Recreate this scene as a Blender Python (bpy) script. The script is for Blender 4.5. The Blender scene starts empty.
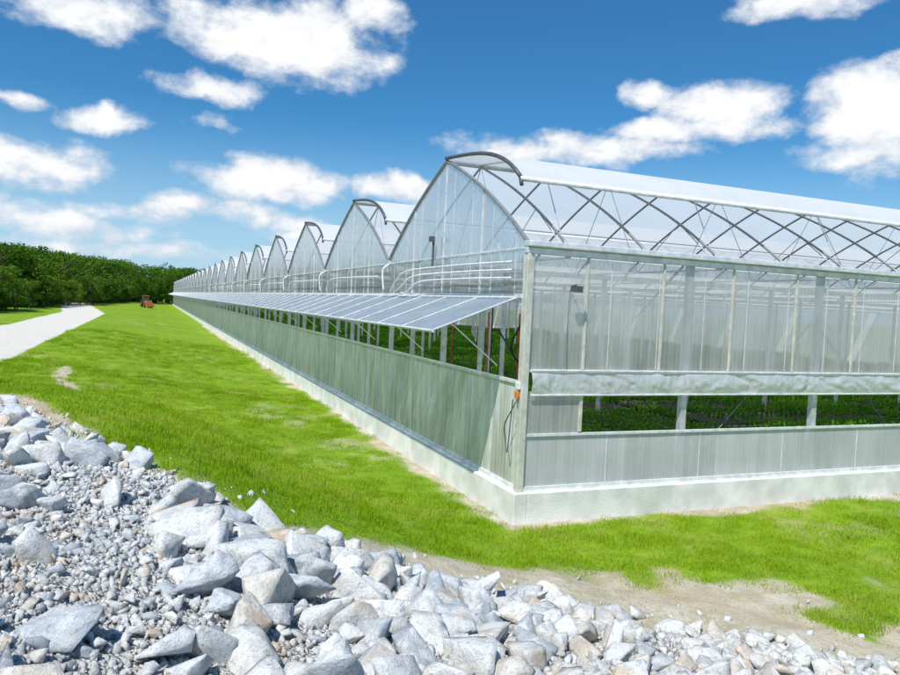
import bpy, bmesh, math
import numpy as np
from mathutils import Matrix, Vector, noise as mnoise
rng=np.random.default_rng(7)
sc=bpy.context.scene

# ---------------- camera solved from the vanishing points ----------------
F=728.0
d1=Vector((152-450,292-337.5,F)).normalized()      # world Y (long gable wall)
d2=Vector((2219-450,388-337.5,F)).normalized()     # world X (side wall)
d2=(d2-d1*d2.dot(d1)).normalized()
up=d2.cross(d1)
right=Vector((d2.x,d1.x,up.x)); down=Vector((d2.y,d1.y,up.y)); fwd=Vector((d2.z,d1.z,up.z))
Z0=14.5
C=-(right*((517-450)/F)+down*((521-337.5)/F)+fwd)*Z0
cam=bpy.data.cameras.new("camera"); co=bpy.data.objects.new("camera",cam); sc.collection.objects.link(co)
M=Matrix((( right.x,-down.x,-fwd.x,C.x),(right.y,-down.y,-fwd.y,C.y),(right.z,-down.z,-fwd.z,C.z),(0,0,0,1)))
co.matrix_world=M
cam.sensor_width=36; cam.lens=36*F/900; cam.clip_start=0.1; cam.clip_end=6000
sc.camera=co
Fh=Vector((fwd.x,fwd.y)).normalized(); Rh=Vector((Fh.y,-Fh.x))
def LD(x,y):
    dx=x-C.x; dy=y-C.y
    return dx*Rh.x+dy*Rh.y, dx*Fh.x+dy*Fh.y
def XY(l,d):
    return C.x+l*Rh.x+d*Fh.x, C.y+l*Rh.y+d*Fh.y

# ---------------- numpy noise ----------------
_t=np.random.default_rng(3).random((256,256))
def vn(x,y):
    xi=np.floor(x).astype(int); yi=np.floor(y).astype(int); fx=x-xi; fy=y-yi
    fx=fx*fx*(3-2*fx); fy=fy*fy*(3-2*fy)
    a=_t[xi%256,yi%256]; b=_t[(xi+1)%256,yi%256]; c=_t[xi%256,(yi+1)%256]; d=_t[(xi+1)%256,(yi+1)%256]
    return (a*(1-fx)+b*fx)*(1-fy)+(c*(1-fx)+d*fx)*fy
def fbm(x,y,o=4):
    s=0;a=.5;n=0
    for i in range(o):
        s=s+a*vn(x+i*17.3,y+i*9.1); n+=a; a*=.5; x=x*2.03; y=y*2.03
    return s/n
def sst(a,b,x):
    t=np.clip((x-a)/(b-a),0,1); return t*t*(3-2*t)

# ---------------- terrain ----------------
L_=[-9,-7.4,-4.8,-3.5,-2.5,-2.0,-1.4,-.4,.9,2.4,4,5.6,9]
H_=[2.12,2.08,1.92,1.76,1.5,1.32,1.12,.78,.48,.27,.18,.12,.10]
E_=[12.5,11.8,9.8,8.8,8.25,8.1,8.3,8.8,9.1,9.1,8.9,8.4,8.0]
def edge(l): return np.interp(l,L_,E_)
def H(x,y):
    x=np.asarray(x,float); y=np.asarray(y,float)
    l,d=LD(x,y)
    t=np.clip((-x-.8)/12,0,1); cross=1.0*t*t*(3-2*t)+.25*sst(19,40,-x)
    He=np.interp(l,L_,H_); E=edge(l)
    s=np.interp(l,[-7,-3,0,4],[.05,.08,.2,.25])
    W=np.interp(l,[-7,-2,0,3],[12,8,5,3.2])
    ins=He+s*np.maximum(E-d,0); ins=np.where(ins>2.3,2.3+.3*np.tanh((ins-2.3)/.3),ins)
    bank=np.where(d<E,ins,He*(1-sst(0,1,(d-E)/W)))
    h=bank+cross*(1-np.clip(bank/2.6,0,1))
    n=(fbm(x*.35,y*.35,3)-.5)*.26+(fbm(x*1.7+9,y*1.7,3)-.5)*.10
    m=np.clip(np.maximum(-x-.1,-y-.1)/2.5,0,1)
    rd=roadmask(x,y)
    h=h+n*m*(1-rd*.8)
    return np.where((x>-.2)&(y>-.2),-.02,h)
def roadmask(x,y):
    w=(fbm(y*.25,x*.0+3,3)-.5)*.8
    cx=-15.2+.00*y
    cx=np.where(y>95,-15.2-(y-95)**1.0*.10,cx)
    e=2.5+w*.4
    return (1-sst(e-.3,e+.5,np.abs(x-cx+w*.5)))
TRK=[XY(-16.2,30.8),XY(-14.6,27.2),XY(-12.6,24.4),XY(-10.6,21)]
def soilmask(x,y):
    l,d=LD(x,y); E=edge(l)
    bw=np.interp(l,[-6,-3,-1,0.5,2.5,6],[1.0,.5,1.0,1.8,2.4,2.6])
    n=fbm(x*.9,y*.9,4)
    band=1-sst(.35,1.25,(d-E)/bw+(n-.5)*1.9)
    band=np.where(d<E,1,band)
    pat=sst(.63,.80,fbm(x*.33+40,y*.33,4)+ (fbm(x*2.5,y*2.5,3)-.5)*.45)
    nearp=sst(.54,.72,fbm(x*.5+7,y*.5,4))*(1-sst(1.5,5,np.maximum(-x,-y)))
    dist=np.maximum(-x,-y)
    near=(1-sst(.1,.9,dist+(n-.5)*1.2))*.9
    tr=np.zeros_like(np.asarray(x,float))
    for a,b in zip(TRK[:-1],TRK[1:]):
        ax,ay=a; bx,by=b; vx,vy=bx-ax,by-ay; t=np.clip(((x-ax)*vx+(y-ay)*vy)/(vx*vx+vy*vy),0,1)
        q=np.hypot(x-ax-t*vx,y-ay-t*vy); tr=np.maximum(tr,1-sst(.08,.38,q+(n-.5)*.3))
    return np.clip(np.maximum.reduce([band,pat*.45,near,nearp*.45,tr]),0,1)
def warp(c,fine,n,far):
    a=[0.0]; s=fine
    while a[-1]<far:
        a.append(a[-1]+s)
        if a[-1]>n: s*=1.07
    a=np.array(a); return np.concatenate([c-a[::-1],c+a[1:]])
gx=warp(-5,.13,15,2500); gy=warp(-4,.13,13,2500)
GX,GY=np.meshgrid(gx,gy); X=GX.ravel(); Y=GY.ravel(); Z=H(X,Y)
nx=len(gx); ny=len(gy)
idx=np.arange(nx*ny).reshape(ny,nx)
fc=np.stack([idx[:-1,:-1],idx[:-1,1:],idx[1:,1:],idx[1:,:-1]],-1).reshape(-1,4)
def npmesh(name,V,Fc):
    me=bpy.data.meshes.new(name)
    me.vertices.add(len(V)); me.vertices.foreach_set("co",np.asarray(V,np.float32).ravel())
    k=Fc.shape[1]
    me.loops.add(Fc.size); me.loops.foreach_set("vertex_index",Fc.astype(np.int32).ravel())
    me.polygons.add(len(Fc)); me.polygons.foreach_set("loop_start",np.arange(0,Fc.size,k,dtype=np.int32))
    me.update(calc_edges=True); me.validate()
    return me
def link(me,name,mat=None,parent=None):
    o=bpy.data.objects.new(name,me); sc.collection.objects.link(o)
    if mat: me.materials.append(mat)
    if parent: o.parent=parent
    return o

# ---------------- material helpers ----------------
def newmat(name):
    m=bpy.data.materials.new(name); m.use_nodes=True; nt=m.node_tree; nt.nodes.clear()
    out=nt.nodes.new("ShaderNodeOutputMaterial"); return m,nt,out
class N:
    def __init__(s,nt): s.nt=nt
    def n(s,t,**k):
        x=s.nt.nodes.new(t)
        for a,b in k.items(): setattr(x,a,b)
        return x
    def l(s,a,b): s.nt.links.new(a,b)
    def m(s,op,a,b=None,c=None,clamp=False):
        x=s.nt.nodes.new("ShaderNodeMath"); x.operation=op; x.use_clamp=clamp
        for i,v in enumerate((a,b,c)):
            if v is None: continue
            if isinstance(v,(int,float)): x.inputs[i].default_value=v
            else: s.l(v,x.inputs[i])
        return x.outputs[0]
    def mix(s,f,a,b,bt='MIX'):
        x=s.nt.nodes.new("ShaderNodeMix"); x.data_type='RGBA'; x.blend_type=bt
        for i,v in ((0,f),(6,a),(7,b)):
            if isinstance(v,(int,float)): x.inputs[i].default_value=v
            elif isinstance(v,tuple): x.inputs[i].default_value=(*v,1)
            else: s.l(v,x.inputs[i])
        return x.outputs[2]
    def noise(s,vec,sc_,det=4,ro=.55,dist=0):
        x=s.nt.nodes.new("ShaderNodeTexNoise"); x.inputs['Scale'].default_value=sc_; x.inputs['Detail'].default_value=det
        x.inputs['Roughness'].default_value=ro; x.inputs['Distortion'].default_value=dist
        if vec: s.l(vec,x.inputs['Vector'])
        return x
    def mr(s,f,a,b,c=0,d=1):
        x=s.nt.nodes.new("ShaderNodeMapRange"); x.interpolation_type='SMOOTHSTEP'
        s.l(f,x.inputs[0]); x.inputs[1].default_value=a; x.inputs[2].default_value=b; x.inputs[3].default_value=c; x.inputs[4].default_value=d
        return x.outputs[0]
    def bump(s,h,st,dist=.02):
        x=s.nt.nodes.new("ShaderNodeBump"); x.inputs['Strength'].default_value=st; x.inputs['Distance'].default_value=dist
        s.l(h,x.inputs['Height']); return x.outputs[0]
def pbr(name,col,rough=.5,metal=0,nscale=6,nvar=.15,bump=0,bscale=40):
    m,nt,out=newmat(name); g=N(nt); p=g.n("ShaderNodeBsdfPrincipled"); g.l(p.outputs[0],out.inputs[0])
    tc=g.n("ShaderNodeTexCoord").outputs['Object']
    no=g.noise(tc,nscale,5)
    c=g.mix(g.mr(no.outputs[0],.3,.7),tuple(v*(1-nvar) for v in col),tuple(min(1,v*(1+nvar)) for v in col))
    g.l(c,p.inputs['Base Color']); p.inputs['Roughness'].default_value=rough; p.inputs['Metallic'].default_value=metal
    if bump:
        g.l(g.bump(g.noise(tc,bscale,4).outputs[0],bump),p.inputs['Normal'])
    return m

def terrain_mat():
    m,nt,out=newmat("terrain_mat"); g=N(nt); p=g.n("ShaderNodeBsdfPrincipled"); g.l(p.outputs[0],out.inputs[0])
    p.inputs['Roughness'].default_value=.95; p.inputs['Specular IOR Level'].default_value=.1
    P=g.n("ShaderNodeNewGeometry").outputs['Position']
    def att(n):
        a=g.n("ShaderNodeAttribute"); a.attribute_name=n; return a.outputs['Fac']
    n1=g.noise(P,.22,5).outputs[0]; n2=g.noise(P,2.2,6,.65).outputs[0]; n3=g.noise(P,14,5,.7).outputs[0]
    grass=g.mix(g.mr(n1,.35,.65),(.20,.35,.015),(.26,.40,.02))
    grass=g.mix(g.mr(n2,.42,.66,0,.6),grass,(.13,.24,.012))
    grass=g.mix(g.mr(n3,.4,.72,0,.6),grass,(.11,.18,.02))
    grass=g.mix(g.mr(g.noise(P,.5,7,.75).outputs[0],.50,.66,0,.40),grass,(.42,.42,.12))
    soil=g.mix(g.mr(n2,.35,.65),(.46,.40,.29),(.62,.57,.46))
    soil=g.mix(g.mr(n3,.5,.75,0,.7),soil,(.32,.26,.17))
    soil=g.mix(g.mr(n1,.45,.65,0,.4),soil,(.46,.31,.16))
    sm=g.m('ADD',att('soil'),g.m('MULTIPLY',g.m('SUBTRACT',n3,.5),1.0))
    c=g.mix(g.mr(sm,.25,.75),grass,soil)
    vor=g.n("ShaderNodeTexVoronoi"); vor.inputs['Scale'].default_value=30; g.l(P,vor.inputs['Vector'])
    gv=g.mix(g.mr(vor.outputs['Color'],.1,.9),(.42,.42,.41),(.74,.73,.70))
    gv=g.mix(g.mr(vor.outputs['Distance'],.3,.75,0,.6),gv,(.26,.25,.23))
    gv=g.mix(g.mr(n2,.55,.75,0,.7),gv,(.56,.48,.37))
    c=g.mix(g.mr(att('gravel'),.3,.7),c,gv)
    road=g.mix(g.mr(n2,.3,.7),(.62,.585,.51),(.71,.68,.62))
    road=g.mix(g.mr(n3,.5,.8,0,.6),road,(.44,.41,.36))
    c=g.mix(g.mr(g.m('ADD',att('road'),g.m('MULTIPLY',g.m('SUBTRACT',n3,.5),.5)),.35,.65),c,road)
    g.l(c,p.inputs['Base Color'])
    hh=g.m('ADD',n3,g.m('MULTIPLY',g.m('MULTIPLY',vor.outputs['Distance'],-1.5),att('gravel')))
    g.l(g.bump(hh,.8,.05),p.inputs['Normal'])
    return m
tm=npmesh("terrain",np.stack([X,Y,Z],1),fc)
tm.polygons.foreach_set("use_smooth",[True]*len(tm.polygons))
lT,dT=LD(X,Y)
def addattr(me,n,v,t='FLOAT',dom='POINT'):
    a=me.attributes.new(n,t,dom)
    a.data.foreach_set("value" if t!='FLOAT_VECTOR' else "vector",np.asarray(v).ravel())
addattr(tm,"soil",soilmask(X,Y).astype(np.float32)*(np.hypot(X+5,Y)<90))
gr=(1-sst(-.35,.45,dT-edge(lT)+(fbm(X*1.3,Y*1.3,3)-.5)*1.2))
addattr(tm,"gravel",gr.astype(np.float32))
addattr(tm,"road",(roadmask(X,Y)*(Y<190)*(Y>-60)).astype(np.float32))
terrain=link(tm,"terrain",terrain_mat())

# ---------------- mesh builder ----------------
class MB:
    def __init__(s): s.v=[]; s.f=[]
    def quad(s,a,b,c,d):
        i=len(s.v); s.v+= [tuple(a),tuple(b),tuple(c),tuple(d)]; s.f.append((i,i+1,i+2,i+3))
    def box(s,x0,x1,y0,y1,z0,z1):
        i=len(s.v)
        s.v+=[(x0,y0,z0),(x1,y0,z0),(x1,y1,z0),(x0,y1,z0),(x0,y0,z1),(x1,y0,z1),(x1,y1,z1),(x0,y1,z1)]
        for q in ((0,3,2,1),(4,5,6,7),(0,1,5,4),(1,2,6,5),(2,3,7,6),(3,0,4,7)): s.f.append(tuple(i+k for k in q))
    def tube(s,pts,r,n=6):
        pts=[Vector(p) for p in pts]; base=len(s.v)
        for k,p in enumerate(pts):
            a=pts[max(k-1,0)]; b=pts[min(k+1,len(pts)-1)]; t=(b-a).normalized()
            u=t.cross(Vector((0.13,.21,1)) if abs(t.z)<.9 else Vector((1,.1,0))).normalized(); w=t.cross(u)
            for j in range(n):
                an=2*math.pi*j/n; s.v.append(tuple(p+u*(r*math.cos(an))+w*(r*math.sin(an))))
        for k in range(len(pts)-1):
            for j in range(n):
                s.f.append((base+k*n+j,base+k*n+(j+1)%n,base+(k+1)*n+(j+1)%n,base+(k+1)*n+j))
        s.f.append(tuple(base+j for j in range(n))[::-1]); s.f.append(tuple(base+(len(pts)-1)*n+j for j in range(n)))
    def strip(s,A,B):
        i=len(s.v); n=len(A); s.v+=[tuple(a) for a in A]+[tuple(b) for b in B]
        for k in range(n-1): s.f.append((i+k,i+k+1,i+n+k+1,i+n+k))
    def obj(s,name,mat,parent=None,smooth=False,bevel=0):
        me=bpy.data.meshes.new(name); me.from_pydata(s.v,[],s.f); me.update()
        if smooth: me.polygons.foreach_set("use_smooth",[True]*len(me.polygons))
        o=link(me,name,mat,parent)
        if bevel:
            b=o.modifiers.new("b",'BEVEL'); b.width=bevel; b.segments=2; b.limit_method='ANGLE'
        return o

# ---------------- greenhouse materials ----------------
def poly(name,tf,tint=(.93,.96,.97),white=(.8,.83,.85),stripe=40,amp=.12,gl=.25,rough=.12,trans=.5,low_tan=.0,streak=.7):
    m,nt,out=newmat(name); g=N(nt)
    P=g.n("ShaderNodeNewGeometry").outputs['Position']; sp=g.n("ShaderNodeSeparateXYZ"); g.l(P,sp.inputs[0])
    s=g.m('ADD',sp.outputs[0],sp.outputs[1])
    st=g.m('SINE',g.m('MULTIPLY',s,stripe))
    mp=g.n("ShaderNodeMapping"); g.l(P,mp.inputs[0]); mp.inputs['Scale'].default_value=(1,1,.12)
    stre=g.noise(mp.outputs[0],3.5,4,.6).outputs[0]
    blot=g.noise(P,.8,3,.6).outputs[0]
    sh=g.n("ShaderNodeTexWhiteNoise"); sh.noise_dimensions='1D'; g.l(g.m('FLOOR',g.m('DIVIDE',s,1.22)),sh.inputs['W'])
    tfac=g.m('ADD',tf,g.m('ADD',g.m('MULTIPLY',st,amp*.5),g.m('MULTIPLY',g.m('SUBTRACT',stre,.5),-streak)))
    tfac=g.m('ADD',tfac,g.m('MULTIPLY',g.m('SUBTRACT',sh.outputs['Value'],.5),.14),clamp=True)
    tr=g.n("ShaderNodeBsdfTransparent"); tr.inputs[0].default_value=(*tint,1)
    di=g.n("ShaderNodeBsdfDiffuse"); tl=g.n("ShaderNodeBsdfTranslucent")
    col=g.mix(g.mr(blot,.35,.7),white,tuple(v*.88 for v in white))
    if low_tan:
        col=g.mix(g.mr(g.m('ADD',sp.outputs[2],g.m('MULTIPLY',stre,.8)),.9,2.4,low_tan,0),col,(.60,.56,.44))  # blends the panel to tan towards its bottom
    g.l(col,di.inputs[0]); g.l(col,tl.inputs[0])
    m1=g.n("ShaderNodeMixShader"); m1.inputs[0].default_value=trans; g.l(di.outputs[0],m1.inputs[1]); g.l(tl.outputs[0],m1.inputs[2])
    m2=g.n("ShaderNodeMixShader"); g.l(tfac,m2.inputs[0]); g.l(m1.outputs[0],m2.inputs[1]); g.l(tr.outputs[0],m2.inputs[2])
    gs=g.n("ShaderNodeBsdfGlossy"); gs.inputs['Roughness'].default_value=rough
    b=g.bump(g.m('ADD',g.m('MULTIPLY',st,.5),g.m('MULTIPLY',blot,8)),.25,.01); g.l(b,gs.inputs['Normal'])
    fr=g.n("ShaderNodeFresnel"); fr.inputs[0].default_value=1.45
    m3=g.n("ShaderNodeMixShader"); g.l(g.m('ADD',g.m('MULTIPLY',fr.outputs[0],gl*2),.03,clamp=True),m3.inputs[0]); g.l(m2.outputs[0],m3.inputs[1]); g.l(gs.outputs[0],m3.inputs[2])
    g.l(m3.outputs[0],out.inputs[0]); return m
M_upper=poly("poly_upper",.40,stripe=60,gl=.28,white=(.90,.90,.86),trans=.55,amp=.08)
M_gable=poly("poly_gable",.42,stripe=45,tint=(.94,.97,.98),white=(.90,.92,.94),gl=.22,trans=.6,streak=.9)
M_lower=poly("poly_lower",.24,stripe=45,white=(.95,.93,.93),gl=.10,low_tan=.45,rough=.25,streak=1.5,trans=.2,tint=(.96,.92,.94))
M_lowf=poly("poly_lower_front",.24,stripe=60,white=(.88,.88,.88),gl=.16,rough=.25,amp=.04,streak=.35,trans=.35)
M_awn=poly("poly_awning",.22,stripe=0,white=(.42,.50,.64),gl=.35,rough=.2,trans=.35)  # sky reflection on the awning is painted in as blue-grey body colour
def film(name,tf,col,trn=.55,bs=1.2,gl=.12,bst=.5,aniso=(1,1,1),bd=.12):
    m,nt,out=newmat(name); g=N(nt)
    P=g.n("ShaderNodeNewGeometry").outputs['Position']
    mp=g.n("ShaderNodeMapping"); g.l(P,mp.inputs[0]); mp.inputs['Scale'].default_value=aniso
    b=g.bump(g.noise(mp.outputs[0],bs,5,.6,.3).outputs[0],bst,bd)
    c=g.mix(g.mr(g.noise(P,.5,4).outputs[0],.35,.7),col,tuple(v*.94 for v in col))
    di=g.n("ShaderNodeBsdfDiffuse"); tl=g.n("ShaderNodeBsdfTranslucent"); g.l(c,di.inputs[0]); g.l(c,tl.inputs[0]); g.l(b,di.inputs['Normal'])
    m1=g.n("ShaderNodeMixShader"); m1.inputs[0].default_value=trn; g.l(di.outputs[0],m1.inputs[1]); g.l(tl.outputs[0],m1.inputs[2])
    tr=g.n("ShaderNodeBsdfTransparent"); m2=g.n("ShaderNodeMixShader"); m2.inputs[0].default_value=tf; g.l(m1.outputs[0],m2.inputs[1]); g.l(tr.outputs[0],m2.inputs[2])
    gs=g.n("ShaderNodeBsdfGlossy"); gs.inputs['Roughness'].default_value=.25; g.l(b,gs.inputs['Normal'])
    m3=g.n("ShaderNodeMixShader"); m3.inputs[0].default_value=gl; g.l(m2.outputs[0],m3.inputs[1]); g.l(gs.outputs[0],m3.inputs[2])
    g.l(m3.outputs[0],out.inputs[0]); return m
M_roof=film("roof_film",.24,(.96,.97,.97),.68,gl=.04)
M_vent=film("vent_film",.06,(.93,.94,.95),.35,gl=.15)
M_curt=film("curtain_film",.22,(.95,.96,.95),.35,bs=7,gl=.18,bst=.7,aniso=(1,1,.5),bd=.05)
M_galv=pbr("galvanised",(.58,.59,.60),.42,.4)
M_alu=pbr("aluminium",(.74,.75,.75),.4,.25)
M_post=pbr("post_tan",(.60,.58,.50),.5,.1)
M_dark=pbr("dark_tube",(.10,.10,.11),.5,.2)
M_hoop=pbr("hoop_steel",(.27,.28,.30),.45,.4)
M_conc=pbr("concrete",(.76,.745,.71),.9,0,1.6,.14,.5,30)
M_white=pbr("white_pvc",(.8,.8,.8),.4)
M_red=pbr("red_paint",(.30,.04,.03),.4)
M_black=pbr("black_rubber",(.02,.02,.02),.5)
M_orange=pbr("orange_cap",(.7,.2,.02),.5)
M_floor=pbr("floor_fabric",(.17,.165,.15),.9,0,.6,.45,.3,20)
M_bench=pbr("bench_mesh",(.07,.065,.055),.7)

GH=bpy.data.objects.new("greenhouse",None); sc.collection.objects.link(GH)
BW=9.15; NB=28; LEN=NB*BW; DX=58.0; EZ=5.5; RISE=2.36; HB=BW/2; BZ=.60
def arch(u): return EZ+RISE*(.74*u+.26*(1-(1-u)**2.6))
US=[i/14 for i in range(15)]
def near_arc(k): return [(k*BW+HB*u,arch(u)) for u in US]
def far_arc(k): return [(k*BW+BW-HB*u,arch(u)) for u in US]
def vent_arc(k):
    o=[]
    for i in range(15):
        v=1-i/14
        o.append((k*BW+HB-4.25*v+.12*v**6, EZ+RISE+.05-1.06*v+.66*v*(1-v**3)))
    return o
# concrete
b=MB()
b.box(-.20,.10,-.20,LEN,-.4,BZ); b.box(.102,DX,-.20,.10,-.4,BZ)
b.obj("concrete_base",M_conc,GH,bevel=.015)
b=MB(); b.box(-.075,-.0,-.075,LEN,BZ+.002,BZ+.09); b.box(.002,DX,-.075,-.0,BZ+.002,BZ+.09); b.obj("sill_flashing",M_alu,GH)
b=MB(); b.quad((.1,.1,.03),(DX,.1,.03),(DX,LEN,.03),(.1,LEN,.03)); b.obj("floor",M_floor,GH)
# front wall
b=MB(); b.quad((0.05,-.03,BZ+.07),(DX,-.03,BZ+.07),(DX,-.03,1.72),(.05,-.03,1.72)); b.obj("front_lower_panel",M_lowf,GH)
b=MB(); b.quad((0.05,-.03,3.0),(DX,-.03,3.0),(DX,-.03,5.28),(.05,-.03,5.28))
b.quad((0.05,-.034,1.75),(1.28,-.034,1.75),(1.28,-.034,2.6),(.05,-.034,2.6)); b.obj("front_upper_panel",M_upper,GH)
b=MB()
for z0,z1 in ((1.70,1.75),(2.985,3.04)): b.box(.06,DX,-.07,-.005,z0,z1)
b.obj("front_rails",M_alu,GH)
b=MB(); b.box(-.12,DX,-.20,.08,5.44,5.56); b.box(-.12,DX,-.09,.04,5.31,5.435); b.obj("eave_gutter",M_alu,GH,bevel=.02)
b=MB()
x=1.3
while x<DX:
    b.box(x-.022,x+.022,-.075,-.035,3.05,5.30); x+=1.9
b.box(1.27,1.33,-.08,-.035,1.78,2.6)
b.obj("front_mullions",M_post,GH)
b=MB(); x=2.0
while x<DX: b.box(x-.006,x+.006,-.042,-.028,BZ+.1,1.70); x+=2.44
x=1.9
while x<30: b.box(x-.005,x+.005,-.040,-.026,3.06,5.28); x+=1.22
b.obj("front_panel_seams",M_alu,GH)
b=MB(); x=4.0
while x<DX:
    b.box(x-.07,x+.07,.03,.17,.03,5.45); x+=3.9
for k in range(1,NB):
    x=.15
    while x<(40 if k<8 else 14):
        b.box(x-.06,x+.06,k*BW-.06,k*BW+.06,.03,5.4); x+=3.9
for k in range(NB):
    b.box(.03,.15,k*BW+HB-.06,k*BW+HB+.06,.5,EZ-.02)
    b.box(.03,.11,k*BW+HB*.5-.04,k*BW+HB*.5+.04,.5,4.5); b.box(.03,.11,k*BW+HB*1.5-.04,k*BW+HB*1.5+.04,.5,4.5)
b.obj("columns",M_galv,GH)
b=MB(); b.box(-.10,.05,-.10,.05,BZ,5.31); b.obj("corner_post",M_post,GH,bevel=.015)
b=MB(); b.box(-.05,-.01,.10,.17,BZ+.1,5.3); b.obj("corner_flashing",M_alu,GH)
b=MB()
for (x0,z0,x1,z1) in ((4.1,.7,7.8,4.2),(0.3,1.8,3.9,5.3),(11.7,.7,7.95,4.2)):
    b.tube([(x0,.2,z0),(x1,.2,z1)],.012,5)
b.obj("cable_braces",M_dark,GH)
nxc=int(30/.03)
xs=np.concatenate([np.linspace(0.10,30,nxc),np.linspace(30.2,DX,120)]); zs=np.linspace(2.54,3.0,16)
XX,ZZ=np.meshgrid(xs,zs); T=(ZZ-2.54)/.46
wx=XX+(fbm(XX*1.3,ZZ*3,3)-.5)*1.2
wr=(fbm(wx*2.6+ZZ*2.8,ZZ*1.4,3)-.5)*.21+(fbm(XX*9+ZZ*8,ZZ*2,3)-.5)*.07
YY=-.09-.03*np.sin(np.pi*T)+wr*np.sin(np.pi*np.clip(T,0,1))**.5*.6
ZZ=ZZ+(fbm(XX*1.1,ZZ*0,3)-.5)*.08*(1-T)
ii=np.arange(XX.size).reshape(XX.shape)
fq=np.stack([ii[:-1,:-1],ii[:-1,1:],ii[1:,1:],ii[1:,:-1]],-1).reshape(-1,4)
me=npmesh("curtain",np.stack([XX.ravel(),YY.ravel(),ZZ.ravel()],1),fq); me.polygons.foreach_set("use_smooth",[True]*len(me.polygons))
link(me,"rollup_curtain",M_curt,GH)
b=MB(); b.tube([(0.10,-.11,2.53),(DX,-.11,2.53)],.02,8); b.tube([(0.10,-.11,3.02),(DX,-.11,3.02)],.018,6); b.obj("curtain_roll_tube",M_alu,GH)

# left (gable) wall
b=MB(); b.quad((-.03,.1,BZ+.07),(-.03,LEN,BZ+.07),(-.03,LEN,2.74),(-.03,.1,2.74)); b.obj("side_lower_panel",M_lower,GH)
b=MB(); b.box(-.075,.0,.17,LEN,2.73,2.79); b.box(-.08,-.0,.17,LEN,4.44,4.52); b.box(-.05,-.0,.17,LEN,5.42,5.46)
b.obj("side_rails",M_alu,GH)
b=MB(); y=.1+1.22; k=0
while y<LEN:
    w_=.016 if k%2 else .009
    b.box(-.05,-.034,y-w_,y+w_,BZ+.1,2.72); y+=1.22; k+=1
    if y>120: y+=1.22
b.obj("side_lower_mullions",M_alu,GH)
b=MB(); g2=MB()
for k in range(NB):
    ys=[(y,z) for y,z in near_arc(k)]+[(y,z) for y,z in far_arc(k)[::-1][1:]]
    b.strip([(-.02,y,4.5) for y,z in ys],[(-.02,y,z) for y,z in ys])
    for j in range(1,4):
        u=j/4; y=k*BW+u*BW; uu=1-abs(2*u-1)
        g2.box(-.045,-.024,y-.016,y+.016,4.52,arch(uu)-.03)
    if k<8:
        for j in range(1,16,2):
            u=j/16; y=k*BW+u*BW; uu=1-abs(2*u-1)
            g2.box(-.032,-.024,y-.005,y+.005,4.52,arch(uu)-.03)
b.obj("gable_panels",M_gable,GH); g2.obj("gable_mullions",M_alu,GH)
b=MB()
for k in range(NB):
    n=8 if k<5 else 5
    b.tube([(-.04,y,z) for y,z in near_arc(k)]+[(-.04,y,z) for y,z in far_arc(k)[::-1][1:]],.045,n)
b.obj("gable_arch_frames",M_hoop,GH)
# roof
b=MB()
for k in range(NB):
    a=far_arc(k); b.strip([(-.05,y,z+.04) for y,z in a],[(DX,y,z+.04) for y,z in a])
b.obj("roof_film",M_roof,GH,True)
b=MB(); fr=MB(); rail=MB()
for k in range(NB):
    a=vent_arc(k)
    b.strip([(-.05,y,z) for y,z in a],[(DX,y,z) for y,z in a])
    fr.tube([(-.07,y,z+.01) for y,z in a],.045,8 if k<5 else 5)
    fr.tube([(-.07,a[0][0]+.01,a[0][1]),(-.07,a[0][0]-.06,a[0][1]-.16)],.04,6)
    rail.tube([(-.08,a[0][0],a[0][1]-.02),(DX,a[0][0],a[0][1]-.02)],.055,8)
b.obj("roof_vent_film",M_vent,GH,True); fr.obj("roof_vent_end_frames",M_dark,GH,True); rail.obj("roof_vent_rails",M_alu,GH,True)
# hoops
b=MB(); c=MB()
for k in range(NB):
    x=.9; step=1.95 if k<3 else 3.9
    lim=34 if k<3 else 12
    while x<lim:
        b.tube([(x,y,z-.05) for y,z in near_arc(k)]+[(x,y,z-.05) for y,z in far_arc(k)[::-1][1:]],.03,6)
        if k<3: c.tube([(x,y,z-.05) for y,z in vent_arc(k)],.02,5)
        x+=step
    c.tube([(0,k*BW+HB,EZ+RISE-.03),(DX,k*BW+HB,EZ+RISE-.03)],.055,6)
    if k<4:
        y,z=far_arc(k)[6]; c.tube([(0,y,z-.09),(DX,y,z-.09)],.018,5)
    if k>0: c.box(-.12,DX,k*BW-.13,k*BW+.13,5.38,5.54)
    if k<6:
        x=.9
        while x<30:
            c.tube([(x,k*BW,5.3),(x,k*BW+BW,5.3)],.025,5)
            if k<2:
                for q in range(6):
                    y0=k*BW+BW*(q/6); y1=k*BW+BW*((q+1)/6); u0=1-abs(2*(q/6)-1); u1=1-abs(2*((q+1)/6)-1)
                    z0=5.3 if q%2==0 else arch(u0)-.05; z1=arch(u1)-.05 if q%2==0 else 5.3
                    c.tube([(x,y0,z0),(x,y1,z1)],.012,4)
            x+=3.9
b.obj("roof_hoops",M_hoop,GH,True); c.obj("roof_purlins_gutters",M_galv,GH)
b=MB()
for k in range(6):
    a=vent_arc(k); x=.9
    while x<(30 if k==0 else 9):
        b.tube([(x,k*BW+.3,EZ+.1),(x,a[3][0],a[3][1]-.05)],.014,5); x+=3.9
b.obj("vent_arms",M_galv,GH)
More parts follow.
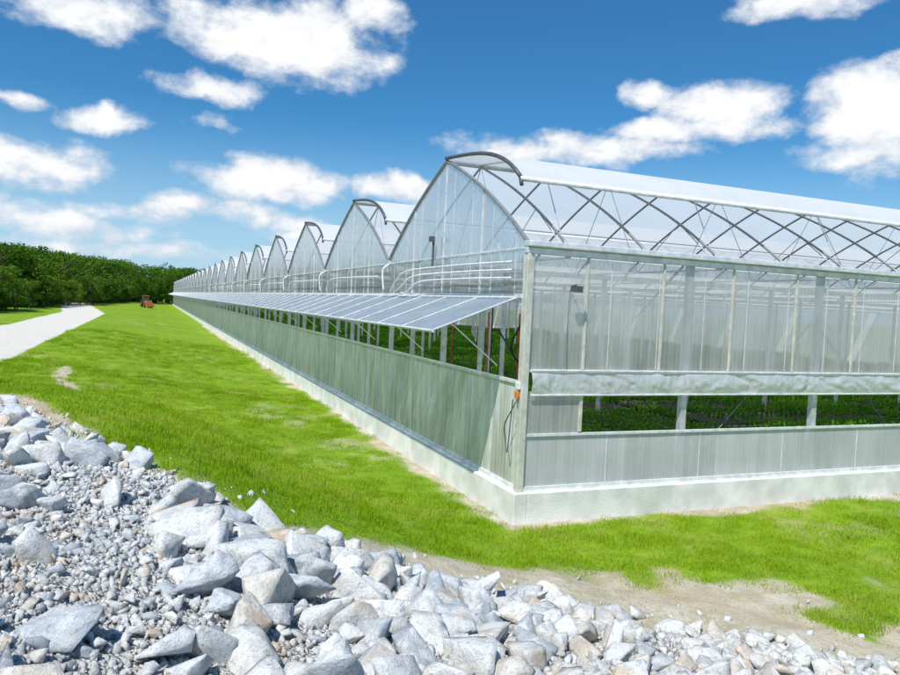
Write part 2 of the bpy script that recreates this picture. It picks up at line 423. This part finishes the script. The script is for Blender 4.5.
# awning vent
hz,ez,aw=4.42,3.72,1.85
b=MB(); b.quad((-.09,.35,hz),(-.09,LEN,hz),(-aw,LEN,ez),(-aw,.35,ez)); b.obj("side_awning_panels",M_awn,GH)
b=MB(); y=.35
while y<LEN:
    b.tube([(-.09,y,hz+.02),(-aw,y,ez+.02)],.018,5); y+=1.83
b.tube([(-aw,.33,ez),(-aw,LEN,ez)],.035,6); b.tube([(-.10,.33,hz+.02),(-.10,LEN,hz+.02)],.03,6)
y=1.2
while y<LEN:
    b.tube([(-.02,y,3.0),(-1.2,y,ez+.2)],.016,5); y+=4.575
b.obj("side_awning_frame",M_alu,GH)
b=MB()
def curve(pts,n=8):
    P=[Vector(p) for p in pts]; P=[P[0]]+P+[P[-1]]; o=[]
    for i in range(1,len(P)-2):
        for t in range(n):
            t/=n; a,bb,c_,d=P[i-1],P[i],P[i+1],P[i+2]
            o.append(.5*((2*bb)+(c_-a)*t+(2*a-5*bb+4*c_-d)*t*t+(3*bb-a-3*c_+d)*t**3))
    o.append(P[-2]); return o
for i in range(3):
    z=5.15-.16*i
    b.tube(curve([(-.25,.3,z),(-.28,3,z+.02),(-.28,6.6-i*.5,z-.02),(-.30,7.6-i*.5,z-.3),(-.2,8.4-i*.5,4.55)]),.02,6)
for k in range(1,10):
    b.tube(curve([(-.12,k*BW-.25,5.4),(-.3,k*BW-.25,5.2),(-.25,k*BW-.25,4.6)]),.028,6)
    b.tube(curve([(-.2,k*BW+.6,5.05),(-.22,k*BW+4,5.08),(-.22,k*BW+7.2,5.04),(-.2,k*BW+8,4.6)]),.02,6)
b.obj("conduits",M_white,GH,True)
b=MB(); b.tube([(-.15,5.0,5.2),(-.15,5.0,5.9)],.03,6); b.box(-.26,-.14,4.93,5.07,5.85,5.98)
b.tube([(.9,-.1,4.72),(.9,-.30,4.74)],.014,6); b.tube(curve([(.9,-.085,4.7),(.87,-.085,4.0),(.9,-.085,3.05)]),.007,5)
b.box(.79,1.03,-.34,-.27,4.60,4.72)
b.tube(curve([(-.13,-.05,2.5),(-.26,.0,2.2),(-.28,.2,1.9),(-.2,.3,1.6),(-.2,.2,1.35),(-.13,.25,1.9),(-.1,.25,2.4)]),.013,5)
b.obj("floodlight_and_cables",M_dark,GH)
b=MB(); b.box(-.17,-.105,-.05,.06,2.46,2.60); b.obj("junction_box",M_orange,GH,bevel=.01)
b=MB(); b.box(-.16,-.105,-.08,.08,2.64,2.78); b.obj("control_box",M_white,GH,bevel=.01)
b=MB(); r=MB()
for i,y in enumerate((2.4,4.3,6.9)):
    r.tube([(1.1+.1*i,y,.1),(1.1+.1*i,y,4.1)],.022,8); b.tube([(1.4,y+.2,.1),(1.4,y+.2,4.6)],.02,6)
b.tube(curve([(.9,1.6,4.2),(.7,2.0,3.4),(1.1,2.4,3.0),(.8,2.9,3.7)]),.025,6); b.box(.5,.66,.9,1.1,3.2,3.7)
r.obj("red_pipes",M_red,GH); b.obj("black_hoses",M_black,GH)
b=MB(); b.quad((DX,0,.5),(DX,LEN,.5),(DX,LEN,5.5),(DX,0,5.5)); b.quad((0,LEN,.5),(DX,LEN,.5),(DX,LEN,5.5),(0,LEN,5.5)); b.obj("far_walls",M_lowf,GH)
b=MB(); b.box(DX,DX+.2,-.16,LEN,-.4,.5); b.obj("far_base",M_conc,GH)

# ---------------- geometry nodes instancer ----------------
def instancer(name,P,rot,scl,variants):
    me=bpy.data.meshes.new(name+"_pts"); me.vertices.add(len(P)); me.vertices.foreach_set("co",np.asarray(P,np.float32).ravel())
    addattr(me,"rot",rot.astype(np.float32),'FLOAT_VECTOR'); addattr(me,"scl",scl.astype(np.float32),'FLOAT_VECTOR')
    vi=rng.integers(0,len(variants),len(P))
    for i in range(len(variants)): addattr(me,"v%d"%i,(vi==i),'BOOLEAN')
    ob=link(me,name)
    ng=bpy.data.node_groups.new(name+"_gn",'GeometryNodeTree')
    ng.interface.new_socket('Geometry',in_out='INPUT',socket_type='NodeSocketGeometry'); ng.interface.new_socket('Geometry',in_out='OUTPUT',socket_type='NodeSocketGeometry')
    gi=ng.nodes.new('NodeGroupInput'); go=ng.nodes.new('NodeGroupOutput'); j=ng.nodes.new('GeometryNodeJoinGeometry')
    def na(n,t):
        a=ng.nodes.new('GeometryNodeInputNamedAttribute'); a.data_type=t; a.inputs['Name'].default_value=n; return a.outputs['Attribute']
    for i,v in enumerate(variants):
        oi=ng.nodes.new('GeometryNodeObjectInfo'); oi.inputs['Object'].default_value=v
        ip=ng.nodes.new('GeometryNodeInstanceOnPoints')
        ng.links.new(gi.outputs[0],ip.inputs['Points']); ng.links.new(na("v%d"%i,'BOOLEAN'),ip.inputs['Selection'])
        ng.links.new(oi.outputs['Geometry'],ip.inputs['Instance']); ng.links.new(na("rot",'FLOAT_VECTOR'),ip.inputs['Rotation']); ng.links.new(na("scl",'FLOAT_VECTOR'),ip.inputs['Scale'])
        ng.links.new(ip.outputs[0],j.inputs[0])
    ng.links.new(j.outputs[0],go.inputs[0])
    m=ob.modifiers.new("gn",'NODES'); m.node_group=ng
    return ob
def srcobj(name,me,mats):
    for m in mats: me.materials.append(m)
    return bpy.data.objects.new(name,me)
def leafmat(name,c0,c1,c2,tr=.35,ns=.5,dry=None):
    m,nt,out=newmat(name); g=N(nt); P=g.n("ShaderNodeNewGeometry").outputs['Position']
    oi=g.n("ShaderNodeObjectInfo").outputs['Random']
    n=g.noise(P,ns,4).outputs[0]
    c=g.mix(g.mr(n,.35,.68),c0,c1); c=g.mix(g.mr(oi,.3,1,0,.55),c,c2)
    if dry: c=g.mix(g.mr(g.noise(P,.5,7,.75).outputs[0],.50,.66,0,.45),c,dry)
    di=g.n("ShaderNodeBsdfDiffuse"); tl=g.n("ShaderNodeBsdfTranslucent"); g.l(c,di.inputs[0]); g.l(c,tl.inputs[0])
    mx=g.n("ShaderNodeMixShader"); mx.inputs[0].default_value=tr; g.l(di.outputs[0],mx.inputs[1]); g.l(tl.outputs[0],mx.inputs[2]); g.l(mx.outputs[0],out.inputs[0]); return m
M_grass=leafmat("grass_mat",(.23,.40,.010),(.35,.52,.020),(.43,.53,.05),.4,.25,dry=(.52,.50,.14))
M_dry=leafmat("dry_grass_mat",(.48,.43,.24),(.58,.54,.34),(.38,.40,.12),.3)
M_plant=leafmat("plant_mat",(.06,.20,.015),(.11,.30,.02),(.20,.40,.03),.3)
M_tree=leafmat("tree_leaf_mat",(.055,.14,.014),(.11,.22,.022),(.18,.29,.035),.3,.12)
M_bark=pbr("bark",(.12,.09,.06),.9)
def tuft(seed,nb,rad,h0,h1,wid):
    r=np.random.default_rng(seed); V=[];Fq=[]
    for i in range(nb):
        a=r.random()*6.283; q=rad*math.sqrt(r.random()); x,y=q*math.cos(a),q*math.sin(a)
        h=r.uniform(h0,h1); la=r.random()*6.283; ln=h*r.uniform(.15,.7); w=wid*r.uniform(.6,1.3)
        fa=r.random()*6.283; wx,wy=math.cos(fa)*w,math.sin(fa)*w
        mx,my=x+math.cos(la)*ln*.35,y+math.sin(la)*ln*.35; tx,ty=x+math.cos(la)*ln,y+math.sin(la)*ln
        k=len(V); V+=[(x-wx,y-wy,-.02),(x+wx,y+wy,-.02),(mx+wx*.8,my+wy*.8,h*.6),(mx-wx*.8,my-wy*.8,h*.6),(tx,ty,h*.95)]
        Fq+=[(k,k+1,k+2,k+3),(k+3,k+2,k+4)]
    me=bpy.data.meshes.new("tuft"); me.from_pydata(V,[],Fq); me.update(); return me
tv=[srcobj("tuft_a",tuft(1,70,.26,.02,.08,.005),[M_grass]),srcobj("tuft_b",tuft(2,60,.24,.02,.06,.006),[M_grass]),srcobj("tuft_c",tuft(3,50,.22,.04,.13,.005),[M_grass])]
def sample(d0,d1,dens,lr):
    area=(d1*d1-d0*d0)/2*2*lr; n=int(area*dens)
    d=np.sqrt(rng.uniform(d0*d0,d1*d1,n)); l=rng.uniform(-lr,lr,n)*d
    return np.stack(XY(l,d),1)
P=np.concatenate([sample(6,16,28,.9),sample(16,32,13,.82),sample(32,60,4,.75)])
x,y=P[:,0],P[:,1]; l,d=LD(x,y)
so=soilmask(x,y); ok=~((x>-.26)&(y>-.26)); ok&=(d>edge(l)+.1); ok&=roadmask(x,y)<.3
ok&=rng.random(len(x))>so*1.02
ok&=rng.random(len(x))<.45+1.0*sst(.35,.55,fbm(x*1.6,y*1.6,3))
P=P[ok]; x,y=P[:,0],P[:,1]; dd=np.hypot(x-C.x,y-C.y)
s=rng.uniform(.7,1.25,len(x))*np.interp(dd,[10,40,75],[1,1.25,1.7]); hs=s*(.3+1.5*fbm(x*.9,y*.9,3)**1.6)
print("grass tufts",len(x))
instancer("grass",np.stack([x,y,H(x,y)],1),np.stack([rng.normal(0,.08,len(x)),rng.normal(0,.08,len(x)),rng.uniform(0,6.28,len(x))],1),np.stack([s,s,hs],1),tv)
P=np.concatenate([sample(7,18,20,.9),sample(18,40,2,.8)]); x,y=P[:,0],P[:,1]; l,d=LD(x,y); so=soilmask(x,y)
ok=(so>.2)&(d>edge(l)-.3)&~((x>-.26)&(y>-.26))&(rng.random(len(x))>.3); P=P[ok]; x,y=P[:,0],P[:,1]
s=rng.uniform(.5,1.0,len(x))
instancer("dry_grass",np.stack([x,y,H(x,y)],1),np.stack([x*0,x*0,rng.uniform(0,6.28,len(x))],1),np.stack([s,s,s*.6],1),[srcobj("dry_tuft",tuft(5,30,.28,.02,.07,.004),[M_dry])])

# ---------------- potted plants on benches inside ----------------
def plantpatch(seed):
    r=np.random.default_rng(seed); V=[];Fq=[]
    for i in range(5):
        for j in range(5):
            cx,cy=(i-2)*.22+r.normal(0,.02),(j-2)*.22+r.normal(0,.02); hh=r.uniform(.26,.42)
            for q in range(18):
                a=r.random()*6.28; el=r.uniform(.1,1.3); L=r.uniform(.09,.16); z=hh*r.uniform(.2,1)
                dx,dy,dz=math.cos(a)*math.cos(el)*L,math.sin(a)*math.cos(el)*L,math.sin(el)*L; w=.03
                k=len(V); px,py=-math.sin(a)*w,math.cos(a)*w
                V+=[(cx,cy,z),(cx+dx*.5+px,cy+dy*.5+py,z+dz*.5),(cx+dx,cy+dy,z+dz*.8),(cx+dx*.5-px,cy+dy*.5-py,z+dz*.5)]; Fq.append((k,k+1,k+2,k+3))
    me=bpy.data.meshes.new("plantpatch"); me.from_pydata(V,[],Fq); me.update(); return me
pts=[]; bn=MB()
for k in range(24):
    for bb in range(3):
        y0=k*BW+.75+bb*2.88
        # benches come in lengths with a cross aisle between them
        xe=46 if k<10 else 16; x0=1.0
        while x0<xe:
            x1=x0+8.96
            bn.box(x0-.05,x1+.05,y0-.05,y0+2.29,.60,.66)
            for lx in (x0+.6,(x0+x1)/2,x1-.6):
                bn.box(lx-.03,lx+.03,y0+.3,y0+.36,.03,.598); bn.box(lx-.03,lx+.03,y0+1.9,y0+1.96,.03,.598)
            for row in range(2):
                for q in np.arange(x0+.56,x1,1.12):
                    if rng.random()>.02: pts.append((q,y0+.56+row*1.12,.66))
            x0=x1+1.0
bn.obj("benches",M_bench,GH)
pts=np.array(pts); n=len(pts)
blk=np.array([_t[int(p[0]//4.5)%256,int(p[1]//2.88)%256] for p in pts])
instancer("potted_plants",pts,np.stack([np.zeros(n),np.zeros(n),rng.integers(0,4,n)*math.pi/2],1),np.stack([np.ones(n),np.ones(n),.7+.9*blk],1),[srcobj("pp_a",plantpatch(1),[M_plant]),srcobj("pp_b",plantpatch(2),[M_plant])])

# ---------------- rocks ----------------
def rockvar(seed,npts=12,cuts=3,amp=.05):
    r=np.random.default_rng(seed); bm=bmesh.new()
    bx=np.array([1,r.uniform(.6,.92),r.uniform(.45,.75)])
    for i in range(npts):
        v=r.uniform(-1,1,3); k=r.integers(3); v[k]=math.copysign(r.uniform(.82,1),v[k]); 
        q=np.linalg.norm(v); 
        if q>1.35: v*=1.35/q
        bm.verts.new(v*bx*.92)
    res=bmesh.ops.convex_hull(bm,input=bm.verts)
    junk=[e for e in res['geom_interior'] if isinstance(e,bmesh.types.BMVert)]
    if junk: bmesh.ops.delete(bm,geom=junk,context='VERTS')
    bmesh.ops.triangulate(bm,faces=bm.faces)
    if cuts:
        bmesh.ops.subdivide_edges(bm,edges=bm.edges[:],cuts=cuts,use_grid_fill=True)
        bmesh.ops.triangulate(bm,faces=bm.faces)
        off=Vector((seed*3.1,seed*1.7,0))
        for v in bm.verts:
            b2=mnoise.fractal(v.co*4+off,.7,2.1,4); b3=mnoise.fractal(v.co*1.5+off,.9,2,2)
            v.co+=v.co.normalized()*(b2*amp*.45+b3*amp*.6)
    bm.verts.index_update(); V=np.array([v.co[:] for v in bm.verts]); Fq=np.array([[v.index for v in f.verts] for f in bm.faces]); bm.free(); return V,Fq
RV=[rockvar(i+1,int(10+i%6),3,.07) for i in range(26)]
RS=[rockvar(i+90,int(9+i%4),1,.05) for i in range(10)]
def rotm(a,b,c):
    ca,sa,cb,sb,cc,sc_=math.cos(a),math.sin(a),math.cos(b),math.sin(b),math.cos(c),math.sin(c)
    return np.array([[cc,-sc_,0],[sc_,cc,0],[0,0,1]])@np.array([[cb,0,sb],[0,1,0],[-sb,0,cb]])@np.array([[1,0,0],[0,ca,-sa],[0,sa,ca]])
cand=[]
for i in range(40000):
    d=rng.uniform(1.8,12.6); l=rng.uniform(-13,12)
    E=float(edge(l))
    if d>E+rng.normal(0,.18)+.05: continue
    if abs(l)>1.0*d+2.0: continue
    gz=fbm(np.array(l*.8+5),np.array(d*.8),3)
    grav=(l<-.38*d and d<8.2) or gz>.60
    big=math.exp(-((l+2.0)/3.2)**2)
    if grav:
        if rng.random()>.30: continue
        s=.025+.06*rng.random()+(.20*rng.random() if rng.random()<.06 else 0)
    else:
        s=(.03+.08*rng.random()+(.24*rng.random()**2.6)*(.35+.65*big))
        s*=min(1,.45+.085*d)
    cand.append((s,l,d))
cand.sort(key=lambda t:-t[0])
pp=[]; arr=np.zeros((len(cand),3)); na_=0
for s,l,d in cand:
    if na_:
        q=arr[:na_]; dist=np.hypot(q[:,0]-l,q[:,1]-d)
        if np.any(dist<(q[:,2]+s)*.60): continue
    arr[na_]=(l,d,s); na_+=1; pp.append((s,l,d))
print("rocks",len(pp))
pal=[(.68,.69,.69),(.50,.54,.58),(.77,.77,.75),(.70,.69,.65),(.40,.43,.46),(.62,.48,.33),(.79,.79,.76),(.60,.64,.67),(.69,.63,.53)]
wts=np.array([.18,.12,.16,.13,.07,.06,.14,.09,.10]); wts/=wts.sum()
VV=[];FF=[];CC=[];base=0
for s,l,d in pp:
    V,Fq=RV[rng.integers(len(RV))] if s>.08 else RS[rng.integers(len(RS))]
    R=rotm(rng.normal(0,.38),rng.normal(0,.38),rng.uniform(0,6.28)); sv=np.array([rng.uniform(.9,1.35),rng.uniform(.85,1.2),rng.uniform(.85,1.25)])*s
    x,y=XY(l,d); z=float(H(x,y))+s*.28+.01
    W=(V*sv)@R.T+np.array([x,y,z]); VV.append(W); FF.append(Fq+base); base+=len(V)
    c=np.array(pal[rng.choice(len(pal),p=wts)])*rng.uniform(.9,1.08)
    q=np.clip((l-0.5)/3,0,1)*.6
    c=c*(1-q)+np.array([.76,.73,.65])*q
    CC.append(np.tile(np.append(np.clip(c,0,.8),1),(len(V),1)))
me=npmesh("rock_pile",np.concatenate(VV),np.concatenate(FF))
a=me.color_attributes.new("rc",'FLOAT_COLOR','POINT'); a.data.foreach_set("color",np.concatenate(CC).astype(np.float32).ravel())
def rockmat(name,attr=True):
    m,nt,out=newmat(name); g=N(nt); p=g.n("ShaderNodeBsdfPrincipled"); g.l(p.outputs[0],out.inputs[0]); p.inputs['Roughness'].default_value=.9
    p.inputs['Specular IOR Level'].default_value=.15
    P=g.n("ShaderNodeNewGeometry").outputs['Position']
    if attr:
        at=g.n("ShaderNodeAttribute"); at.attribute_name="rc"; c=at.outputs['Color']
    else:
        r=g.n("ShaderNodeObjectInfo").outputs['Random']; c=g.mix(r,(.46,.47,.48),(.80,.79,.76))
    n1=g.noise(P,6,6,.72,.3).outputs[0]; n2=g.noise(P,34,5,.75).outputs[0]; n3=g.noise(P,1.8,5,.65).outputs[0]; n4=g.noise(P,110,3,.7).outputs[0]
    c=g.mix(g.mr(n1,.46,.60,0,.65),c,(.80,.80,.78)); c=g.mix(g.mr(n1,.49,.36,0,.6),c,(.32,.38,.44))
    c=g.mix(g.mr(n2,.53,.68,0,.7),c,(.20,.22,.24))
    c=g.mix(g.mr(n4,.56,.70,0,.6),c,(.8,.8,.8)); c=g.mix(g.mr(n4,.43,.32,0,.6),c,(.18,.19,.2))
    c=g.mix(g.mr(n3,.56,.68,0,.6),c,(.64,.47,.29))
    g.l(c,p.inputs['Base Color'])
    g.l(g.bump(g.m('ADD',n2,g.m('MULTIPLY',n1,.8)),.8,.03),p.inputs['Normal']); return m
M_rock=rockmat("rock_mat"); link(me,"rock_pile",M_rock)
M_grv=rockmat("gravel_mat",False)
gv=[]
for i in range(5):
    V,Fq=rockvar(50+i,9,0); gv.append(srcobj("gravel_src%d"%i,npmesh("gr",V,Fq),[M_grv]))
n=120000; d=np.sqrt(rng.uniform(1.5**2,12.6**2,n)); l=rng.uniform(-1.0,1.0,n)*(d+1)
ok=(d<edge(l)+rng.normal(0,.35,n)); 
keep=np.where((l<-.30*d),1,.75); ok&=rng.random(n)<keep
l=l[ok]; d=d[ok]; x,y=XY(l,d); n=len(x); s=.010+.045*rng.random(n)**2.2
print("gravel",n)
instancer("gravel",np.stack([x,y,H(x,y)+s*.3],1),rng.uniform(0,6.28,(n,3)),np.stack([s,s,s],1),gv)
n=600; d=rng.uniform(7.5,16,n); l=rng.uniform(-7,9,n); ok=(d>edge(l))&(d<edge(l)+rng.exponential(.7,n)); x,y=XY(l[ok],d[ok]); ok=~((x>-.5)&(y>-.5)); x=x[ok];y=y[ok]; n=len(x); s=.02+.07*rng.random(n)**2
instancer("stray_stones",np.stack([x,y,H(x,y)+s*.2],1),rng.uniform(0,6.28,(n,3)),np.stack([s,s,s],1),gv)

# ---------------- distant trees ----------------
def tree(seed):
    r=np.random.default_rng(seed); V=[];Fq=[];mi=[]
    def lobe(c,rad,n):
        for i in range(n):
            v=r.normal(size=3); v/=np.linalg.norm(v); q=rad*(.6+.5*r.random()); p=c+v*q*np.array([1,1,.85])
            nrm=v+r.normal(0,.6,3); nrm/=np.linalg.norm(nrm); t=np.cross(nrm,r.normal(size=3)); t/=np.linalg.norm(t); b_=np.cross(nrm,t); w=r.uniform(.012,.026)
            k=len(V); V.extend([tuple(p-t*w),tuple(p-b_*w*.6),tuple(p+t*w),tuple(p+b_*w*.7)]); Fq.append((k,k+1,k+2,k+3)); mi.append(0)
    def limb(a,b_,r0,r1):
        a=np.array(a);b_=np.array(b_); t=b_-a; t/=np.linalg.norm(t); u=np.cross(t,[.3,.9,.1]); u/=np.linalg.norm(u); w=np.cross(t,u); k=len(V)
        for p,rr in ((a,r0),(b_,r1)):
            for j in range(6):
                an=j*math.pi/3; V.append(tuple(p+u*rr*math.cos(an)+w*rr*math.sin(an)))
        for j in range(6): Fq.append((k+j,k+(j+1)%6,k+6+(j+1)%6,k+6+j)); mi.append(1)
    limb((0,0,-.05),(0.01,0,.35),.022,.016); limb((.01,0,.35),(0,.02,.8),.016,.005)
    for i in range(22):
        a=r.random()*6.283; z=r.uniform(.2,.93); rr=.32*math.sqrt(max(0,1-((z-.45)/.55)**2))*r.uniform(.4,1.1)
        c=np.array([math.cos(a)*rr,math.sin(a)*rr,z]); limb((0,0,max(.15,z-.2)),tuple(c),.008,.003)
        lobe(c,r.uniform(.07,.14),80)
    me=bpy.data.meshes.new("tree"); me.from_pydata(V,[],Fq); me.materials.append(M_tree); me.materials.append(M_bark)
    me.polygons.foreach_set("material_index",mi); me.update(); return bpy.data.objects.new("tree_src",me)
trees=[tree(i) for i in (11,12,13,14)]
fl=np.array([(-110,-20),(-75,15),(-45,45),(-30,64),(-24,84),(-23,112),(-19,153),(-12,236),(-4,280),(40,286),(90,270)],float)
seg=np.diff(fl,axis=0); sl=np.hypot(seg[:,0],seg[:,1]); cum=np.concatenate([[0],np.cumsum(sl)])
P=[];S=[]
for i in range(1300):
    t=rng.uniform(0,cum[-1]); k=min(np.searchsorted(cum,t)-1,len(sl)-1); k=max(k,0); p=fl[k]+seg[k]*(t-cum[k])/sl[k]
    nrm=np.array([-seg[k][1],seg[k][0]])/sl[k]; off=42*rng.random()**1.6
    q=p+nrm*off
    P.append((q[0],q[1])); hgt=np.interp(q[1],[0,80,150,236,280],[8.4,8.0,9.4,11.5,12.5])
    S.append(hgt*rng.uniform(.55,1.2)*(0.65 if off<3 else 1)+off*.05)
P=np.array(P); S=np.array(S); n=len(S)
instancer("distant_trees",np.stack([P[:,0],P[:,1],H(P[:,0],P[:,1])-.3],1),np.stack([np.zeros(n),np.zeros(n),rng.uniform(0,6.28,n)],1),np.stack([S*1.15,S*1.15,S],1),trees)

# ---------------- backhoe loader ----------------
TR=bpy.data.objects.new("backhoe_loader",None); sc.collection.objects.link(TR)
M_yel=pbr("loader_paint",(.45,.17,.04),.5); M_tire=pbr("tyre",(.03,.03,.03),.8); M_gls=pbr("cab_glass",(.06,.08,.09),.1)
b=MB(); b.box(-.45,.45,.4,2.2,.9,1.55); b.box(-.55,.55,-1.2,.4,.75,1.15); b.box(-.62,.62,-1.1,.5,2.55,2.68)
b.box(-.95,.95,2.9,3.5,.3,.42); b.box(-.95,.95,2.9,3.0,.424,1.0); b.box(-.95,-.9,3.004,3.5,.424,.8); b.box(.9,.95,3.004,3.5,.424,.8)
b.tube([(-.55,.6,1.4),(-.6,2.2,1.2),(-.6,2.95,.6)],.08,6); b.tube([(.55,.6,1.4),(.6,2.2,1.2),(.6,2.95,.6)],.08,6)
b.tube([(0,-1.2,1.0),(0,-1.9,2.6),(0,-2.9,2.4),(0,-3.1,1.0)],.12,6); b.box(-.3,.3,-3.3,-2.8,.5,1.0)
b.obj("body",M_yel,TR,bevel=.04)
b=MB(); b.box(-.55,.55,-1.0,.38,1.16,2.54); b.obj("cab",M_gls,TR,bevel=.05)
for nm,x,y,r in (("wheel_1",-.8,-.7,.72),("wheel_2",.8,-.7,.72),("wheel_3",-.75,1.7,.48),("wheel_4",.75,1.7,.48)):
    b=MB(); b.tube([(x-.2,y,r),(x-.17,y,r),(x+.17,y,r),(x+.2,y,r)],r,20); b.obj(nm,M_tire,TR,bevel=.05)
    b=MB(); b.tube([(x-.22,y,r),(x+.22,y,r)],r*.5,14); b.obj(nm+"_hub",M_yel,TR)
TX,TY=XY(-.419*165,165)
TR.location=(TX,TY,float(H(TX,TY))-.02); TR.rotation_euler=(0,0,math.radians(195))

# ---------------- light ----------------
sx,sy,el=-.76,-.65,math.radians(55)
sd=Vector((sx,sy,0)).normalized()*math.cos(el)+Vector((0,0,math.sin(el)))
su=bpy.data.lights.new("sun",'SUN'); su.energy=5.0; su.angle=math.radians(.5); su.color=(1,.965,.90)
so_=bpy.data.objects.new("sun",su); sc.collection.objects.link(so_); so_.rotation_euler=sd.to_track_quat('Z','Y').to_euler(); so_.location=(0,0,60)
w=bpy.data.worlds.new("World"); sc.world=w; w.use_nodes=True; nt=w.node_tree; nt.nodes.clear(); g=N(nt)
out=g.n("ShaderNodeOutputWorld"); bg=g.n("ShaderNodeBackground"); g.l(bg.outputs[0],out.inputs[0]); bg.inputs[1].default_value=.13
sky=g.n("ShaderNodeTexSky"); sky.sky_type='NISHITA'; sky.sun_disc=False; sky.sun_elevation=el; sky.sun_rotation=math.atan2(sd.x,sd.y); sky.air_density=1.0; sky.dust_density=.6; sky.ozone_density=2.0
tc=g.n("ShaderNodeTexCoord").outputs['Generated']; sp=g.n("ShaderNodeSeparateXYZ"); g.l(tc,sp.inputs[0])
Xn,Yn,Zn=sp.outputs
wn=g.noise(tc,8,4,.6); ws=g.n("ShaderNodeSeparateColor"); g.l(wn.outputs['Color'],ws.inputs[0])
az=g.m('ADD',g.m('ARCTAN2',Xn,Yn),g.m('MULTIPLY',g.m('SUBTRACT',ws.outputs[0],.5),.08))
ele=g.m('ADD',g.m('ARCSINE',Zn),g.m('MULTIPLY',g.m('SUBTRACT',ws.outputs[1],.5),.055))
CL=[(75,4,85,20,1),(285,42,90,42,1.3),(215,90,45,14,.8),(345,62,45,18,.9),(105,118,48,10,.8),(205,123,22,7,.6),(30,160,75,24,1.1),(40,222,120,15,.75),(125,212,50,9,.6),
(268,182,72,20,1.2),(250,168,35,16,.9),(395,190,36,14,1),(800,4,75,15,1.1),(650,95,32,12,.9),(725,110,58,27,1.2),(690,130,95,12,.9),(560,150,110,17,.95),(875,115,62,50,1.4),(850,155,60,14,1),(378,14,26,16,.9),
(18,98,22,7,.6),(265,218,60,10,.65),(340,237,60,9,.6),(130,250,110,8,.55),(440,207,38,9,.6),(-60,200,60,15,.8),(990,60,60,25,1),(175,205,30,8,.5)]
acc=None
for px,py,rx,ry,wt in CL:
    v=(right*((px-450)/F)+down*((py-337.5)/F)+fwd).normalized()
    a0=math.atan2(v.x,v.y); e0=math.asin(v.z)
    k=1/math.hypot(1,(px-450)/F)
    ra=rx*1.12/F*k*k/ math.cos(e0); re=ry*1.2/F*k
    da=g.m('DIVIDE',g.m('SUBTRACT',az,a0),ra)
    de=g.m('DIVIDE',g.m('SUBTRACT',ele,e0),re)
    q=g.m('MULTIPLY_ADD',g.m('MULTIPLY_ADD',da,da,g.m('MULTIPLY',de,de)),-wt,wt)
    acc=q if acc is None else g.m('MAXIMUM',acc,q)
acc=g.m('MAXIMUM',acc,-1.3)
mp=g.n("ShaderNodeMapping"); g.l(tc,mp.inputs[0]); mp.inputs['Scale'].default_value=(1,1,1.6)
fb=g.noise(mp.outputs[0],13,9,.62,.15).outputs[0]
fb2=g.noise(mp.outputs[0],22,6,.6).outputs[0]
den=g.m('ADD',acc,g.m('MULTIPLY',g.m('SUBTRACT',fb,.5),3.4))
mask=g.mr(den,-.25,.85)
shade=g.m('ADD',g.mr(den,.2,1.3),g.m('MULTIPLY',g.m('SUBTRACT',fb2,.5),1.8),clamp=True)
ccol=g.mix(shade,(5.5,6.0,6.7),(8.0,8.0,8.0))
skc=g.mix(1.0,sky.outputs[0],(.24,.66,.92),'MULTIPLY')
haze=g.mr(Zn,-.02,.25,.85,0)
skc=g.mix(haze,skc,(4.2,5.7,7.0))
fin=g.mix(g.m('MULTIPLY',mask,g.mr(Zn,-.01,.05)),skc,ccol)
g.l(fin,bg.inputs[0])
sc.view_settings.view_transform='Standard'; sc.view_settings.look='None'; sc.view_settings.exposure=0
